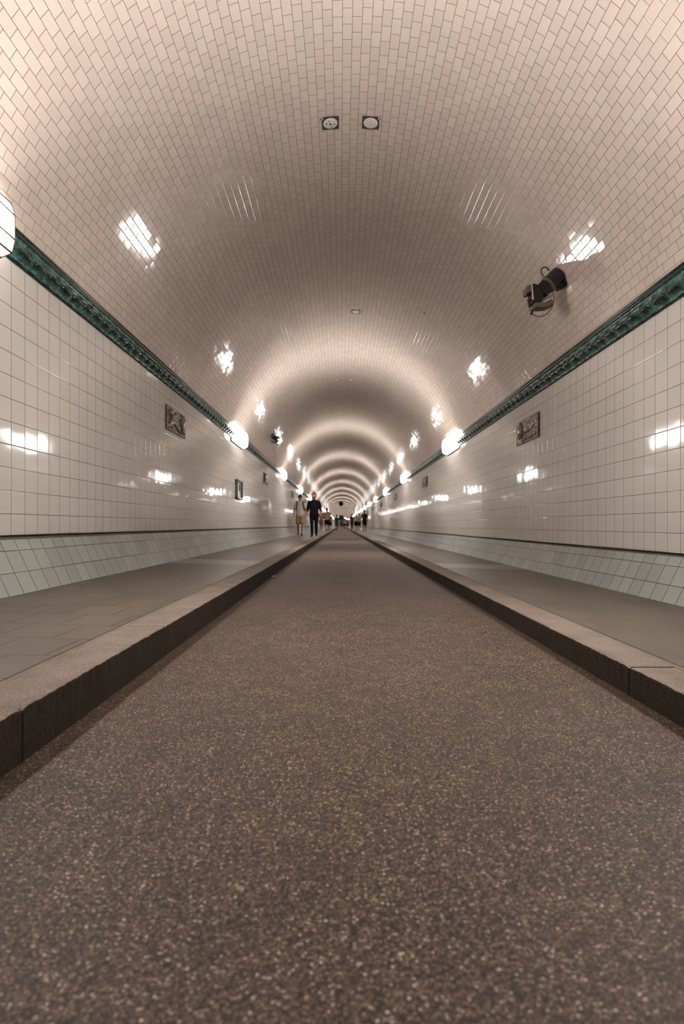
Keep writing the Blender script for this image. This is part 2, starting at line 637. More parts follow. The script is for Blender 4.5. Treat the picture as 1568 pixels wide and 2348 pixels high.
def kerb(s, k, joints, name):
    bm = bmesh.new()
    edges = [Y0] + joints
    y = joints[-1]
    while y < Y1:
        y += 1.9 if y < 60 else 12.0
        edges.append(min(y, Y1))
    for a, b in zip(edges, edges[1:]):
        if b - a < 0.02:
            continue
        if a < 9 and b > 0:
            n = max(2, int((b - a) / 0.016)) if b - a < 5 else int(b / 0.016)
        else:
            n = 4
        a2, b2 = a + 0.0025, b - 0.0025
        ys = [a2 + (b2 - a2) * i / n for i in range(n + 1)]
        xf, hk, xo = k['xf'], k['hk'], k['xo'] - 0.026
        dz = rnd.uniform(-0.0015, 0.0015)
        rows = []
        for i, yy in enumerate(ys):
            j = (rnd.uniform(-0.0016, 0.0016) + 0.0016 * math.sin(yy * 9.0) * math.sin(yy * 3.1)) if n > 4 else 0
            q = rnd.uniform(-0.0016, 0.0010) if n > 4 else 0
            e = 0.006 if i in (0, n) else 0.0
            prof = [(xf, -0.63), (xf + j * 0.3, hk - 0.07), (xf + 0.001 + j, hk - 0.012 + q), (xf + 0.004 + j, hk - 0.004 + q - e * 0.5),
                    (xf + 0.013, hk + dz - e * 0.4), (xo - 0.003, hk + dz - e * 0.4), (xo, hk - 0.004), (xo, hk - 0.03)]
            rows.append([bm.verts.new(W(s * p[0], yy, p[1])) for p in prof])
        for i in range(n):
            for jn in range(7):
                f = bm.faces.new((rows[i][jn], rows[i + 1][jn], rows[i + 1][jn + 1], rows[i][jn + 1]))
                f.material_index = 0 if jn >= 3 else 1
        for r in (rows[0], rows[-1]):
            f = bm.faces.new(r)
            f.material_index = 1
    # mortar strip behind the stones, with its open groove
    strip(bm, [(s * (k['xo'] - 0.026), k['hk'] - 0.006), (s * (k['xo'] - 0.024), k['hk'] - 0.0015), (s * (k['xo'] - 0.003), k['hk'] - 0.001), (s * (k['xo'] - 0.001), k['hk'] - 0.014)], YS, mi=2)
    strip(bm, [(s * (k['xo'] - 0.002), k['hk'] - 0.012), (s * (k['xo'] + 0.004), k['hk'] - 0.012)], YS, mi=3)
    strip(bm, [(s * (k['xf'] + 0.012), -0.63), (s * (k['xf'] + 0.012), k['hk'] - 0.012), (s * (k['xo'] - 0.02), k['hk'] - 0.012)], YS, mi=3)
    bmesh.ops.recalc_face_normals(bm, faces=bm.faces)
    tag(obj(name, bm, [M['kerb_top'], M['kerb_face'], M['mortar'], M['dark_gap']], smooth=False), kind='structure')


kerb(-1, LS, [0.2, 1.39, 2.53, 4.45, 6.3, 8.2], 'trim_1')
kerb(1, RS, [0.1, 1.93, 3.8, 5.7, 7.6], 'trim_2')


# cornice: green glazed band of raised tongues
def cornice(s, zb, name):
    P = [(-0.02, 0.0), (0.0, -0.004), (0.010, -0.002), (0.018, 0.006), (0.020, 0.014), (0.014, 0.022), (0.016, 0.028),   # lower lip
         (0.030, 0.036), (0.040, 0.046), (0.046, 0.058), (0.048, 0.070), (0.046, 0.082), (0.041, 0.094), (0.036, 0.106),
         (0.031, 0.118), (0.028, 0.130), (0.026, 0.142), (0.026, 0.152), (0.028, 0.158),                                # cove of the tongues
         (0.042, 0.162), (0.044, 0.168), (0.044, 0.182), (0.041, 0.186),                                               # flat fillet
         (0.018, 0.188), (0.016, 0.194), (0.034, 0.198), (0.038, 0.208), (0.034, 0.218), (0.0, 0.224), (-0.08, 0.226)]  # groove, roll
    pitch, u0 = 0.178, 3.50
    ys = []
    y = -0.6
    while y < 36:
        ys.append(y)
        y += pitch / (26 if 1.5 < y < 13 else (12 if y < 24 and y > 1 else 6))
    ys = [Y0] + ys + [36.2] + [q for q in YS if q > 40]
    bm = bmesh.new()
    rows = []
    for y in ys:
        u = ((y - u0) / pitch) % 1.0
        near = -1 < y < 36
        c = abs(2 * u - 1)            # 0 in the middle of a tongue, 1 at the joints
        row = []
        for d, z in P:
            dd, zz = d, z
            if near:
                if 0.028 < z < 0.156:
                    v = (z - 0.028) / 0.128        # 0 bottom, 1 top
                    bow = math.sqrt(max(0.0, 1 - c * c))
                    g = math.exp(-((v - 0.30) / 0.26) ** 2)
                    inside = max(0.0, min(1.0, (0.84 - c) / 0.10))
                    dd += inside * 0.030 * bow * g - (1 - inside) * 0.012 * g
                    # paired upright ridges between the tongues
                    if v > 0.12:
                        dd += 0.013 * math.exp(-((c - 0.86) / 0.055) ** 2) * min(1, (v - 0.12) * 6) * (1 if v < 0.86 else 0.0)
                        dd -= 0.006 * math.exp(-((c - 1.0) / 0.06) ** 2)
                    zz -= 0.012 * (1 - v) * (1 - c * c) - 0.006 * (1 - v)
                elif -0.003 < z <= 0.028:
                    dd += 0.007 * (1 - c * c)
                    zz -= 0.006 * (1 - c * c) * (z / 0.028)
            row.append(bm.verts.new(W(SX(s, dd), y, zb + zz)))
        rows.append(row)
    for i in range(len(ys) - 1):
        for j in range(len(P) - 1):
            vs = (rows[i][j], rows[i + 1][j], rows[i + 1][j + 1], rows[i][j + 1])
            bm.faces.new(vs if s > 0 else vs[::-1])
    tag(obj(name, bm, M['cornice'], smooth=True), kind='structure')


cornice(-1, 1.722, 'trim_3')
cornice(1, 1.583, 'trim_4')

# both ends of the tunnel
for y, nm in ((Y1, 'wall_far'), (Y0, 'wall_back')):
    bm = bmesh.new()
    ring = arc_pts(tl, tr, 40)
    ring = ring + [(WR + 0.06, 1.6), (WR + 0.06, -0.2), (2.222, -0.56), (2.2, -0.7), (-1.97, -0.7), (-2.0, -0.44), (-WL - 0.06, -0.07), (-WL - 0.06, 1.7)]
    vs = [bm.verts.new(W(p[0], y, p[1])) for p in ring]
    bm.faces.new(vs)
    tag(obj(nm, bm, M['end_wall']), kind='structure')
o = bmesh.new()
z0 = CAM_Z + rise(Y1)
box(o, (-1.2, Y1 - 0.12, z0 - 0.61), (1.4, Y1 - 0.02, z0 + 2.6))
for i in range(6):
    box(o, (-1.15 + i * 0.42, Y1 - 0.16, z0 - 0.58), (-1.10 + i * 0.42, Y1 - 0.11, z0 + 2.55))
tag(obj('door_1', o, M['end_door']), kind='structure')

# ------------------------------------------------------------------ wall lamps
LAMP_POLY = [(-0.02, -0.190), (0.041, -0.177), (0.109, -0.150), (0.128, -0.070), (0.128, 0.078), (0.105, 0.150), (0.041, 0.175), (-0.02, 0.18)]


def make_lamp():
    t = thing('wall_lamp', (0, 0, 0), 'lamp', 'lamp')
    hl = 0.60
    # glass body (local +x points away from the wall)
    bm = bmesh.new()
    prism(bm, LAMP_POLY, -hl, hl)
    bm.faces.ensure_lookup_table()
    for f in bm.faces:
        f.normal_update()
        n = f.normal
        # the tube sits behind the front pane: side panes and ends glow less
        f.material_index = 1 if abs(n.y) > 0.5 else (0 if n.x > 0.95 else (2 if n.x > 0.6 else 3))
    obj('lamp_glass', bm, [M['lamp'], M['lamp_end'], M['lamp_side'], M['lamp_outer']], t)
    # metal edge bars that hold the panes
    bm = bmesh.new()
    for q in LAMP_POLY[1:-1]:
        cyl(bm, (q[0] + 0.002, -hl, q[1]), (q[0] + 0.002, hl, q[1]), 0.0075, n=8)
    for e in (-hl, hl):
        for a, b in zip(LAMP_POLY, LAMP_POLY[1:]):
            cyl(bm, (a[0], e, a[1]), (b[0], e, b[1]), 0.0042, n=8)
    obj('lamp_frame', bm, M['lamp_metal'], t)
    bm = bmesh.new()
    prism(bm, [(-0.05, -0.205), (0.012, -0.205), (0.020, -0.195), (0.020, 0.19), (0.012, 0.2), (-0.05, 0.2)], -hl - 0.02, hl + 0.02)
    obj('back_plate', bm, M['lamp_metal'], t)
    return t


ORD = ['', 'nearest', 'second', 'third', 'fourth', 'fifth', 'sixth', 'seventh', 'eighth']
proto = make_lamp()
used = False
for s in (-1, 1):
    zc = 1.835 if s < 0 else 1.735
    side = 'left' if s < 0 else 'right'
    for i in range(-2, 50):
        y = (2.75 if s < 0 else (3.0 if i else 2.6)) + SP * i
        if y > Y1 - 2:
            break
        o = proto if not used else copy_tree(proto)
        used = True
        o.location = W(SX(s, 0), y, zc)
        sl = math.atan((rise(y + 1) - rise(y - 1)) / 2)
        o.rotation_euler = (sl if s < 0 else -sl, 0, 0 if s < 0 else math.pi)
        if i < 0 or (i == 0 and s > 0):
            lb = 'white multi-pane wall lamp on the %s cornice beside or behind the camera' % side
        elif i == 0:
            lb = 'white multi-pane wall lamp cut off by the left picture edge, above the green cornice'
        elif i <= 7:
            lb = 'glowing white wall lamp on the %s cornice, %s complete one counting from the camera' % (side, ['', 'first', 'second', 'third', 'fourth', 'fifth', 'sixth', 'seventh'][i])
        elif y < 170:
            lb = 'small far lamp in the receding %s row, beyond the seventh complete one' % side
        else:
            lb = 'tiny lamp of the %s row where the far half of the tunnel climbs' % side
        tag(o, lb, 'lamp', 'lamps along the %s wall' % side)


# ------------------------------------------------------------------ relief plaques on the walls
def plaque(kind):
    nx, nz, wd, ht = 96, 40, 0.80, 0.292

    def ell(x, z, cx, cz, rx, rz, ang, h):
        ca, sa = math.cos(ang), math.sin(ang)
        dx, dz = x - cx, z - cz
        a, b = (dx * ca + dz * sa) / rx, (-dx * sa + dz * ca) / rz
        q = 1 - a * a - b * b
        return h * math.sqrt(q) if q > 0 else 0.0

    def hgt(x, z):
        h = 0.004 * math.sin(x * 90 + 6 * math.sin(z * 30)) * 0.5 + 0.0025 * math.sin(z * 110 + x * 25)
        if kind == 0:      # two sleek swimmers among weed
            shapes = [(-0.13, 0.01, 0.20, 0.062, 0.5, 0.045), (-0.02, -0.05, 0.13, 0.045, -0.3, 0.035), (-0.27, 0.07, 0.06, 0.04, 0.2, 0.04), (-0.30, -0.09, 0.08, 0.025, 0.4, 0.025),
                      (0.22, 0.02, 0.055, 0.13, 0.1, 0.045), (0.31, 0.06, 0.04, 0.07, -0.2, 0.035), (0.31, -0.08, 0.05, 0.035, 0.5, 0.03), (0.10, 0.08, 0.05, 0.03, 0.7, 0.025),
                      (0.10, -0.10, 0.07, 0.022, -0.7, 0.028)]
        else:              # a big smooth fish over pebbles
            shapes = [(-0.26, 0.02, 0.10, 0.115, 0.2, 0.05), (0.02, 0.05, 0.17, 0.085, 0.12, 0.028), (0.17, 0.03, 0.09, 0.05, 0.3, 0.02), (-0.05, -0.10, 0.05, 0.030, 0, 0.028),
                      (0.06, -0.11, 0.05, 0.025, 0, 0.026), (0.16, -0.10, 0.045, 0.028, 0, 0.028), (0.26, -0.09, 0.05, 0.035, 0, 0.025), (-0.17, -0.11, 0.06, 0.030, 0, 0.03),
                      (0.31, 0.06, 0.04, 0.06, 0, 0.014)]
        for c in shapes:
            h = max(h, ell(x, z, *c))
        if kind == 0:
            for k in range(7):
                cx = -0.36 + k * 0.115
                h = max(h, 0.016 * math.exp(-((x - cx - 0.03 * math.sin(z * 28 + k)) / 0.008) ** 2))
        ed = min(x + wd / 2, wd / 2 - x, z + ht / 2, ht / 2 - z)
        if ed < 0.016:
            h = max(h * ed / 0.016, 0.010 if kind else 0.004)
        return h

    t = thing('relief_plaque', (0, 0, 0), 'plaque', 'plaque')
    bm = bmesh.new()
    V = [[bm.verts.new((0.012 + hgt(-wd / 2 + wd * i / nx, -ht / 2 + ht * j / nz), -wd / 2 + wd * i / nx, -ht / 2 + ht * j / nz)) for j in range(nz + 1)] for i in range(nx + 1)]
    for i in range(nx):
        for j in range(nz):
            bm.faces.new((V[i][j], V[i + 1][j], V[i + 1][j + 1], V[i][j + 1]))
    obj('relief', bm, M['relief'], t, smooth=True)
    bm = bmesh.new()
    a, b = wd / 2, ht / 2
    for lo, hi in (((-0.02, -a - 0.006, -b - 0.008), (0.018, a + 0.006, -b + 0.002)), ((-0.02, -a - 0.003, b - 0.002), (0.006, a + 0.003, b + 0.003)),
                   ((-0.02, -a - 0.004, -b), (0.012, -a + 0.002, b)), ((-0.02, a - 0.002, -b), (0.012, a + 0.004, b))):
        box(bm, lo, hi)
    obj('frame', bm, M['relief_edge'], t)
    return t


pl = [plaque(0), plaque(1)]
first = {0: True, 1: True}
for s in (-1, 1):
    side = 'left' if s < 0 else 'right'
    for i in range(12):
        k = (0 if s < 0 else 1) if i % 2 == 0 else (1 if s < 0 else 0)
        o = pl[k] if first[k] and i == 0 else copy_tree(pl[k])
        if i == 0:
            first[k] = False
        y = (7.02 if s < 0 else 6.85) + SP * i
        o.location = W(SX(s, 0), y, 1.335 if s < 0 else 1.21)
        o.rotation_euler = (0, 0, 0 if s < 0 else math.pi)
        if i == 0:
            lb = ('nearest brown relief plaque on the left wall, crowded with swimming shapes' if s < 0
                  else 'nearest brown relief plaque on the right wall, one big smooth fish above pebbles')
        elif i <= 3:
            lb = 'brown relief plaque on the %s wall, %s one from the camera' % (side, ['', 'second', 'third', 'fourth'][i])
        else:
            lb = 'tiny far brown plaque on the %s wall beyond the fourth one' % side
        tag(o, lb, 'plaque', 'relief plaques on the %s wall' % side)

# framed green niche on the left wall
t = thing('wall_niche', W(-WL, 11.28, 0.735), 'green framed panel low on the left wall between the two nearest plaques', 'wall panel')
bm = bmesh.new()
a, b = 0.31, 0.20
for (ly, hy, lz, hz) in ((-a, a, -b, -b + 0.045), (-a, a, b - 0.045, b), (-a, -a + 0.05, -b, b), (a - 0.05, a, -b, b)):
    box(bm, (-0.02, ly, lz), (0.055, hy, hz))
bevel(obj('frame', bm, M['green_frame'], t), 0.012, 3)
bm = bmesh.new()
box(bm, (-0.02, -a + 0.03, -b + 0.03), (0.012, a - 0.03, b - 0.03))
obj('back_panel', bm, M['niche_back'], t)
bm = bmesh.new()
box(bm, (0.010, 0.06, -0.02), (0.03, 0.24, 0.12))
bevel(obj('cover', bm, M['brown_metal'], t), 0.004)

# ------------------------------------------------------------------ recessed detectors in the crown


def vault_pt(x, y):
    z = CZ + math.sqrt(R * R - (x - CX) ** 2)
    return W(x, y, z), math.asin((x - CX) / R)


def make_detector(holes):
    t = thing('ceiling_detector', (0, 0, 0), 'detector', 'detector')
    bm = bmesh.new()
    box(bm, (-0.077, -0.077, -0.004), (0.077, 0.077, 0.02))
    obj('recess_plate', bm, M['plate'], t)
    bm = bmesh.new()
    prof = [(0.0, -0.012), (0.03, -0.0118), (0.035, -0.010), (0.052, -0.0095), (0.060, -0.008), (0.064, -0.005), (0.064, 0.0)]
    n = 32
    rings = [[bm.verts.new((r * math.cos(2 * math.pi * k / n), r * math.sin(2 * math.pi * k / n), z)) for k in range(n)] for r, z in prof[1:]]
    c = bm.verts.new((0, 0, prof[0][1]))
    for k in range(n):
        bm.faces.new((c, rings[0][(k + 1) % n], rings[0][k]))
        for A, B in zip(rings, rings[1:]):
            bm.faces.new((A[k], A[(k + 1) % n], B[(k + 1) % n], B[k]))
    disc = obj('disc', bm, M['white_plastic'], t, smooth=True)
    if holes:
        for hx, hy, hr in ((0, 0, 0.010), (0.036, 0.003, 0.006), (-0.036, -0.006, 0.007), (0.01, 0.036, 0.005), (-0.012, -0.034, 0.005)):
            bm = bmesh.new()
            cyl(bm, (hx, hy, -0.0135), (hx, hy, -0.006), hr, n=12)
            obj('hole', bm, M['dark_hole'], disc)
    sx = -1 if holes else 1
    bm = bmesh.new()
    cyl(bm, (0.082 * sx, -0.064, -0.009), (0.082 * sx, -0.064, 0.0), 0.020, n=20)
    sc = obj('small_disc', bm, M['ring_plastic'], t)
    bm = bmesh.new()
    cyl(bm, (0.082 * sx, -0.064, -0.0105), (0.082 * sx, -0.064, -0.008), 0.006, n=10)
    obj('screw', bm, M['dark_hole'], sc)
    return t


dets = {True: make_detector(True), False: make_detector(False)}
dfirst = {True: True, False: True}
spots = [(-0.097, 4.87, True, 'left of the two nearest recessed ceiling detectors, white disc with dark holes'),
         (0.266, 4.87, False, 'right of the two nearest recessed ceiling detectors, plain white disc'),
         (0.249, 9.18, False, 'single recessed ceiling detector beyond the nearest pair'),
         (-0.12, 13.48, True, 'left of the second pair of recessed ceiling detectors, at the bright band'),
         (0.237, 13.48, False, 'right of the second pair of recessed ceiling detectors, at the bright band'),
         (0.23, 17.86, False, 'single faint ceiling detector beyond the second pair'),
         (-0.11, 22.2, True, 'left of the far third pair of ceiling detectors'),
         (0.24, 22.2, False, 'right of the far third pair of ceiling detectors')]
for x, y, hl, lb in spots:
    o = dets[hl] if dfirst[hl] else copy_tree(dets[hl])
    dfirst[hl] = False
    p, a = vault_pt(x, y)
    o.location = p
    o.rotation_euler = (0, a, 0)
    tag(o, lb, 'detector', 'recessed detectors along the crown')

# ------------------------------------------------------------------ projector unit on the right of the vault


def make_projector():
    D0 = 5.22
    O = PX(1258, 655, D0)
    t = thing('spotlight', O, 'spot', 'spotlight')

    def q(px, py, dy=0.0):
        p = PX(px, py, D0) - O
        return Vector((p.x, dy, p.z))

    def poly(pts):
        r = []
        for px, py in pts:      # given in pixels of an 8x enlarged crop
            v = q(1150 + px / 7.84, 560 + py / 7.84)
            r.append((v.x, v.z))
        return r

    bm = bmesh.new()
    a, b = q(1281.5, 629.5), q(1256, 654)
    cyl(bm, a, b, 0.080, n=40)
    obj('drum', bm, M['black_gloss'], t, smooth=False)
    bevel(t.children[-1], 0.008, 3)
    bm = bmesh.new()
    d = (b - a).normalized()
    cyl(bm, b - d * 0.002, b + d * 0.006, 0.083, n=40)
    obj('front_ring', bm, M['ring_metal'], t)
    bm = bmesh.new()
    cyl(bm, a - d * 0.030, a, 0.082, n=40)
    obj('rear_ring', bm, M['pale_metal'], t)
    bm = bmesh.new()
    prism(bm, poly([(630, 755), (700, 690), (735, 700), (862, 885), (775, 962), (712, 900)]), -0.06, 0.07)
    obj('hood', bm, M['black_matt'], t)
    bm = bmesh.new()
    prism(bm, poly([(525, 740), (640, 770), (715, 905), (718, 1022), (600, 1066), (545, 1050), (530, 990)]), -0.05, 0.09)
    bevel(obj('control_box', bm, M['black_matt'], t), 0.004)
    cb = t.children[-1]
    bm = bmesh.new()
    prism(bm, poly([(425, 790), (520, 742), (530, 880), (435, 905)]), -0.045, 0.08)
    obj('side_cover', bm, M['brown_metal'], cb)
    bm = bmesh.new()
    prism(bm, poly([(500, 760), (516, 755), (540, 1040), (515, 1030)]), -0.06, -0.045)
    obj('edge_strip', bm, M['pale_metal'], cb)
    bm = bmesh.new()
    prism(bm, poly([(565, 1086), (725, 1092), (860, 1022), (905, 1112), (782, 1166), (730, 1172), (565, 1172)]), -0.06, 0.05)
    bevel(obj('flap', bm, M['brown_metal'], t), 0.003)
    bm = bmesh.new()
    prism(bm, poly([(600, 1068), (720, 1040), (760, 960), (900, 900), (905, 930), (790, 985), (740, 1062), (610, 1085)]), 0.0, 0.03)
    obj('arm', bm, M['pale_metal'], t)
    # mount that reaches the tiles
    bm = bmesh.new()
    prism(bm, poly([(1080, 660), (1140, 600), (1165, 640), (1230, 600), (1260, 650), (1150, 720), (1100, 715)]), -0.03, 0.05)
    for k in range(5):
        x = 1000 + k * 38
        prism(bm, poly([(x, 770 - k * 14), (x + 14, 762 - k * 14), (x + 44, 800 - k * 14), (x + 30, 806 - k * 14)]), -0.02, 0.06)
    obj('mounting_bracket', bm, M['black_matt'], t)
    bm = bmesh.new()
    tube(bm, [q(1150 + x / 7.84, 560 + y / 7.84, -0.03) for x, y in ((1068, 410), (1050, 465), (1080, 525), (1145, 548))], 0.004)
    for x, y in ((1068, 418), (1146, 548)):
        c = q(1150 + x / 7.84, 560 + y / 7.84, -0.03)
        cyl(bm, c + Vector((0, -0.012, 0)), c + Vector((0, 0.012, 0)), 0.009, n=10)
    obj('hook', bm, M['black_matt'], t)
    for pts in ([(850, 490), (800, 435), (740, 425), (688, 480), (700, 560), (745, 640)], [(840, 500), (780, 440), (720, 450), (705, 500), (725, 560), (760, 600)],
                [(905, 900), (925, 1010), (890, 1150), (790, 1270), (670, 1315), (580, 1290), (525, 1240), (495, 1160), (490, 1050)]):
        bm = bmesh.new()
        tube(bm, [q(1150 + x / 7.84, 560 + y / 7.84, -0.02) for x, y in pts], 0.0042)
        obj('cable', bm, M['cable'], t, smooth=True)
    for pts, r in (([(490, 1010), (480, 1150)], 0.012), ([(540, 1205), (515, 1275)], 0.014), ([(450, 1040), (520, 1020)], 0.018)):
        bm = bmesh.new()
        p = [q(1150 + x / 7.84, 560 + y / 7.84, -0.02) for x, y in pts]
        cyl(bm, p[0], p[1], r, r * 0.7, n=14)
        obj('connector', bm, M['black_gloss'], t)
    return t


sp1 = make_projector()
tag(sp1, 'black drum spotlight with cable loop mounted high on the right vault', 'spotlight', 'spotlights on the vault')
sp2 = copy_tree(sp1)
sp2.location = PX(624, 1000, 14.85)
sp2.scale = (-0.85, 0.85, 0.85)
tag(sp2, 'small far spotlight with cable loop above the left lamp row', 'spotlight', 'spotlights on the vault')

# small hook in the vault, chip on the sloping tiles
p, a = vault_pt(1.28, 8.38)
t = thing('ceiling_hook', p, 'tiny dark hook in the vault tiles right of the crown', 'hook')
bm = bmesh.new()
tube(bm, [(0, 0, 0.01), (0, 0, -0.02), (0.012, 0, -0.03), (0.02, 0, -0.02)], 0.004)
obj('hook_wire', bm, M['black_matt'], t)

# round ventilation unit hanging far down the tunnel
t = thing('ventilation_fan', W(0.0, 82, 3.22), 'round dark fan unit hanging under the crown far down the tunnel', 'fan')
bm = bmesh.new()
cyl(bm, (0, -0.5, 0), (0, 0.5, 0), 0.33, n=28, caps=False)
cyl(bm, (0, -0.5, 0), (0, 0.5, 0), 0.31, n=28, caps=False)
cyl(bm, (0, -0.52, 0), (0, -0.48, 0), 0.345, 0.33, n=28, caps=False)
obj('casing', bm, M['black_matt'], t)
bm = bmesh.new()
cyl(bm, (0, -0.35, 0), (0, 0.2, 0), 0.10, n=16)
obj('hub', bm, M['black_gloss'], t)
bm = bmesh.new()
cyl(bm, (0, 0.05, 0), (0, 0.12, 0), 0.30, n=28)
obj('motor_plate', bm, M['black_matt'], t)
for k in range(6):
    bm = bmesh.new()
    c = k * math.pi / 3
    r0, r1 = Vector((math.cos(c), 0, math.sin(c))) * 0.09, Vector((math.cos(c + .2), 0, math.sin(c + .2))) * 0.305
    sd = Vector((-math.sin(c), 0, math.cos(c))) * 0.06
    v = [bm.verts.new(r0 - sd + Vector((0, -0.28, 0))), bm.verts.new(r1 - sd * 1.3 + Vector((0, -0.30, 0))), bm.verts.new(r1 + sd + Vector((0, -0.20, 0))), bm.verts.new(r0 + sd + Vector((0, -0.22, 0)))]
    f = bm.faces.new(v)
    bmesh.ops.solidify(bm, geom=[f], thickness=0.008)
    obj('blade', bm, M['black_matt'], t)
for sx in (-1, 1):
    bm = bmesh.new()
    box(bm, (sx * 0.22 - 0.02, -0.05, 0.2), (sx * 0.22 + 0.02, 0.05, 0.395))
    obj('hanger', bm, M['black_matt'], t)
    bm = bmesh.new()
    box(bm, (sx * 0.20 - 0.06, -0.45, -0.46), (sx * 0.20 + 0.06, -0.2, -0.27))
    bevel(obj('white_block', bm, M['white_plastic'], t), 0.02)  # white blocks added for the two white spots below the unit

# scrap of paper against the left kerb
bm = bmesh.new()
pp = [(-0.022, -0.02, 0.002), (0.02, -0.024, 0.006), (0.026, 0.012, 0.015), (-0.004, 0.022, 0.004), (-0.026, 0.010, 0.012)]
vs = [bm.verts.new(p) for p in pp]
c = bm.verts.new((0, 0, 0.020))
for i in range(5):
    bm.faces.new((vs[i], vs[(i + 1) % 5], c))
bmesh.ops.solidify(bm, geom=bm.faces[:], thickness=0.001)
o = obj('paper_scrap', bm, M['paper'])
o.location = W(-0.792, 6.35, -0.6095)
tag(o, 'scrap of white paper on the roadway against the left kerb', 'litter')

# ------------------------------------------------------------------ people


def loft(bm, rings, n=14):
    """rings: (point, rx, ry); rx runs sideways, ry along the other normal of the path"""
    P = [Vector(r[0]) for r in rings]
    R_ = []
    for i, (p, rx, ry) in enumerate(rings):
        d = (P[min(i + 1, len(P) - 1)] - P[max(i - 1, 0)]).normalized()
        a = Vector((1, 0, 0))
        a = a - d * a.dot(d)
        if a.length < 0.2:
            a = Vector((0, 1, 0)) - d * d.y
        a.normalize()
        b = d.cross(a).normalized()
        R_.append([bm.verts.new(P[i] + a * rx * math.cos(2 * math.pi * k / n) + b * ry * math.sin(2 * math.pi * k / n)) for k in range(n)])
    for A, B in zip(R_, R_[1:]):
        for k in range(n):
            bm.faces.new((A[k], A[(k + 1) % n], B[(k + 1) % n], B[k]))
    for Rg, p, e in ((R_[0], 0, -1), (R_[-1], -1, 1)):
        c = bm.verts.new(P[p] + (P[p] - P[p + (1 if p == 0 else -1)]).normalized() * min(rings[p][1], rings[p][2]) * 0.55)
        for k in range(n):
            bm.faces.new((Rg[k], Rg[(k + 1) % n], c))


def limb(bm, pts, n=12):
    loft(bm, [(p, r, r) for p, r in pts], n)


def fuse(bm, name, mat, parent, voxel, smooth_it=4):
    """melt the overlapping volumes into one continuous skin"""
    bmesh.ops.recalc_face_normals(bm, faces=bm.faces)
    me = bpy.data.meshes.new(name)
    bm.to_mesh(me)
    bm.free()
    o = bpy.data.objects.new(name, me)
    COL.objects.link(o)
    r = o.modifiers.new('r', 'REMESH')
    r.mode = 'VOXEL'
    r.voxel_size = voxel
    r.use_smooth_shade = True
    sm = o.modifiers.new('s', 'SMOOTH')
    sm.iterations = smooth_it
    sm.factor = 0.5
    bpy.context.view_layer.update()
    dg = bpy.context.evaluated_depsgraph_get()
    me2 = bpy.data.meshes.new_from_object(o.evaluated_get(dg))
    me2.name = name
    o.modifiers.clear()
    o.data = me2
    bpy.data.meshes.remove(me)
    me2.materials.clear()
    me2.materials.append(mat)
    for p in me2.polygons:
        p.use_smooth = True
    o.parent = parent
    return o


_mats = {}


def cloth(c):
    k = tuple(c)
    if k not in _mats:
        _mats[k] = plain('cloth %d' % len(_mats), c, 0.85, scale=40, vary=0.12, spec=0.15)
    return _mats[k]


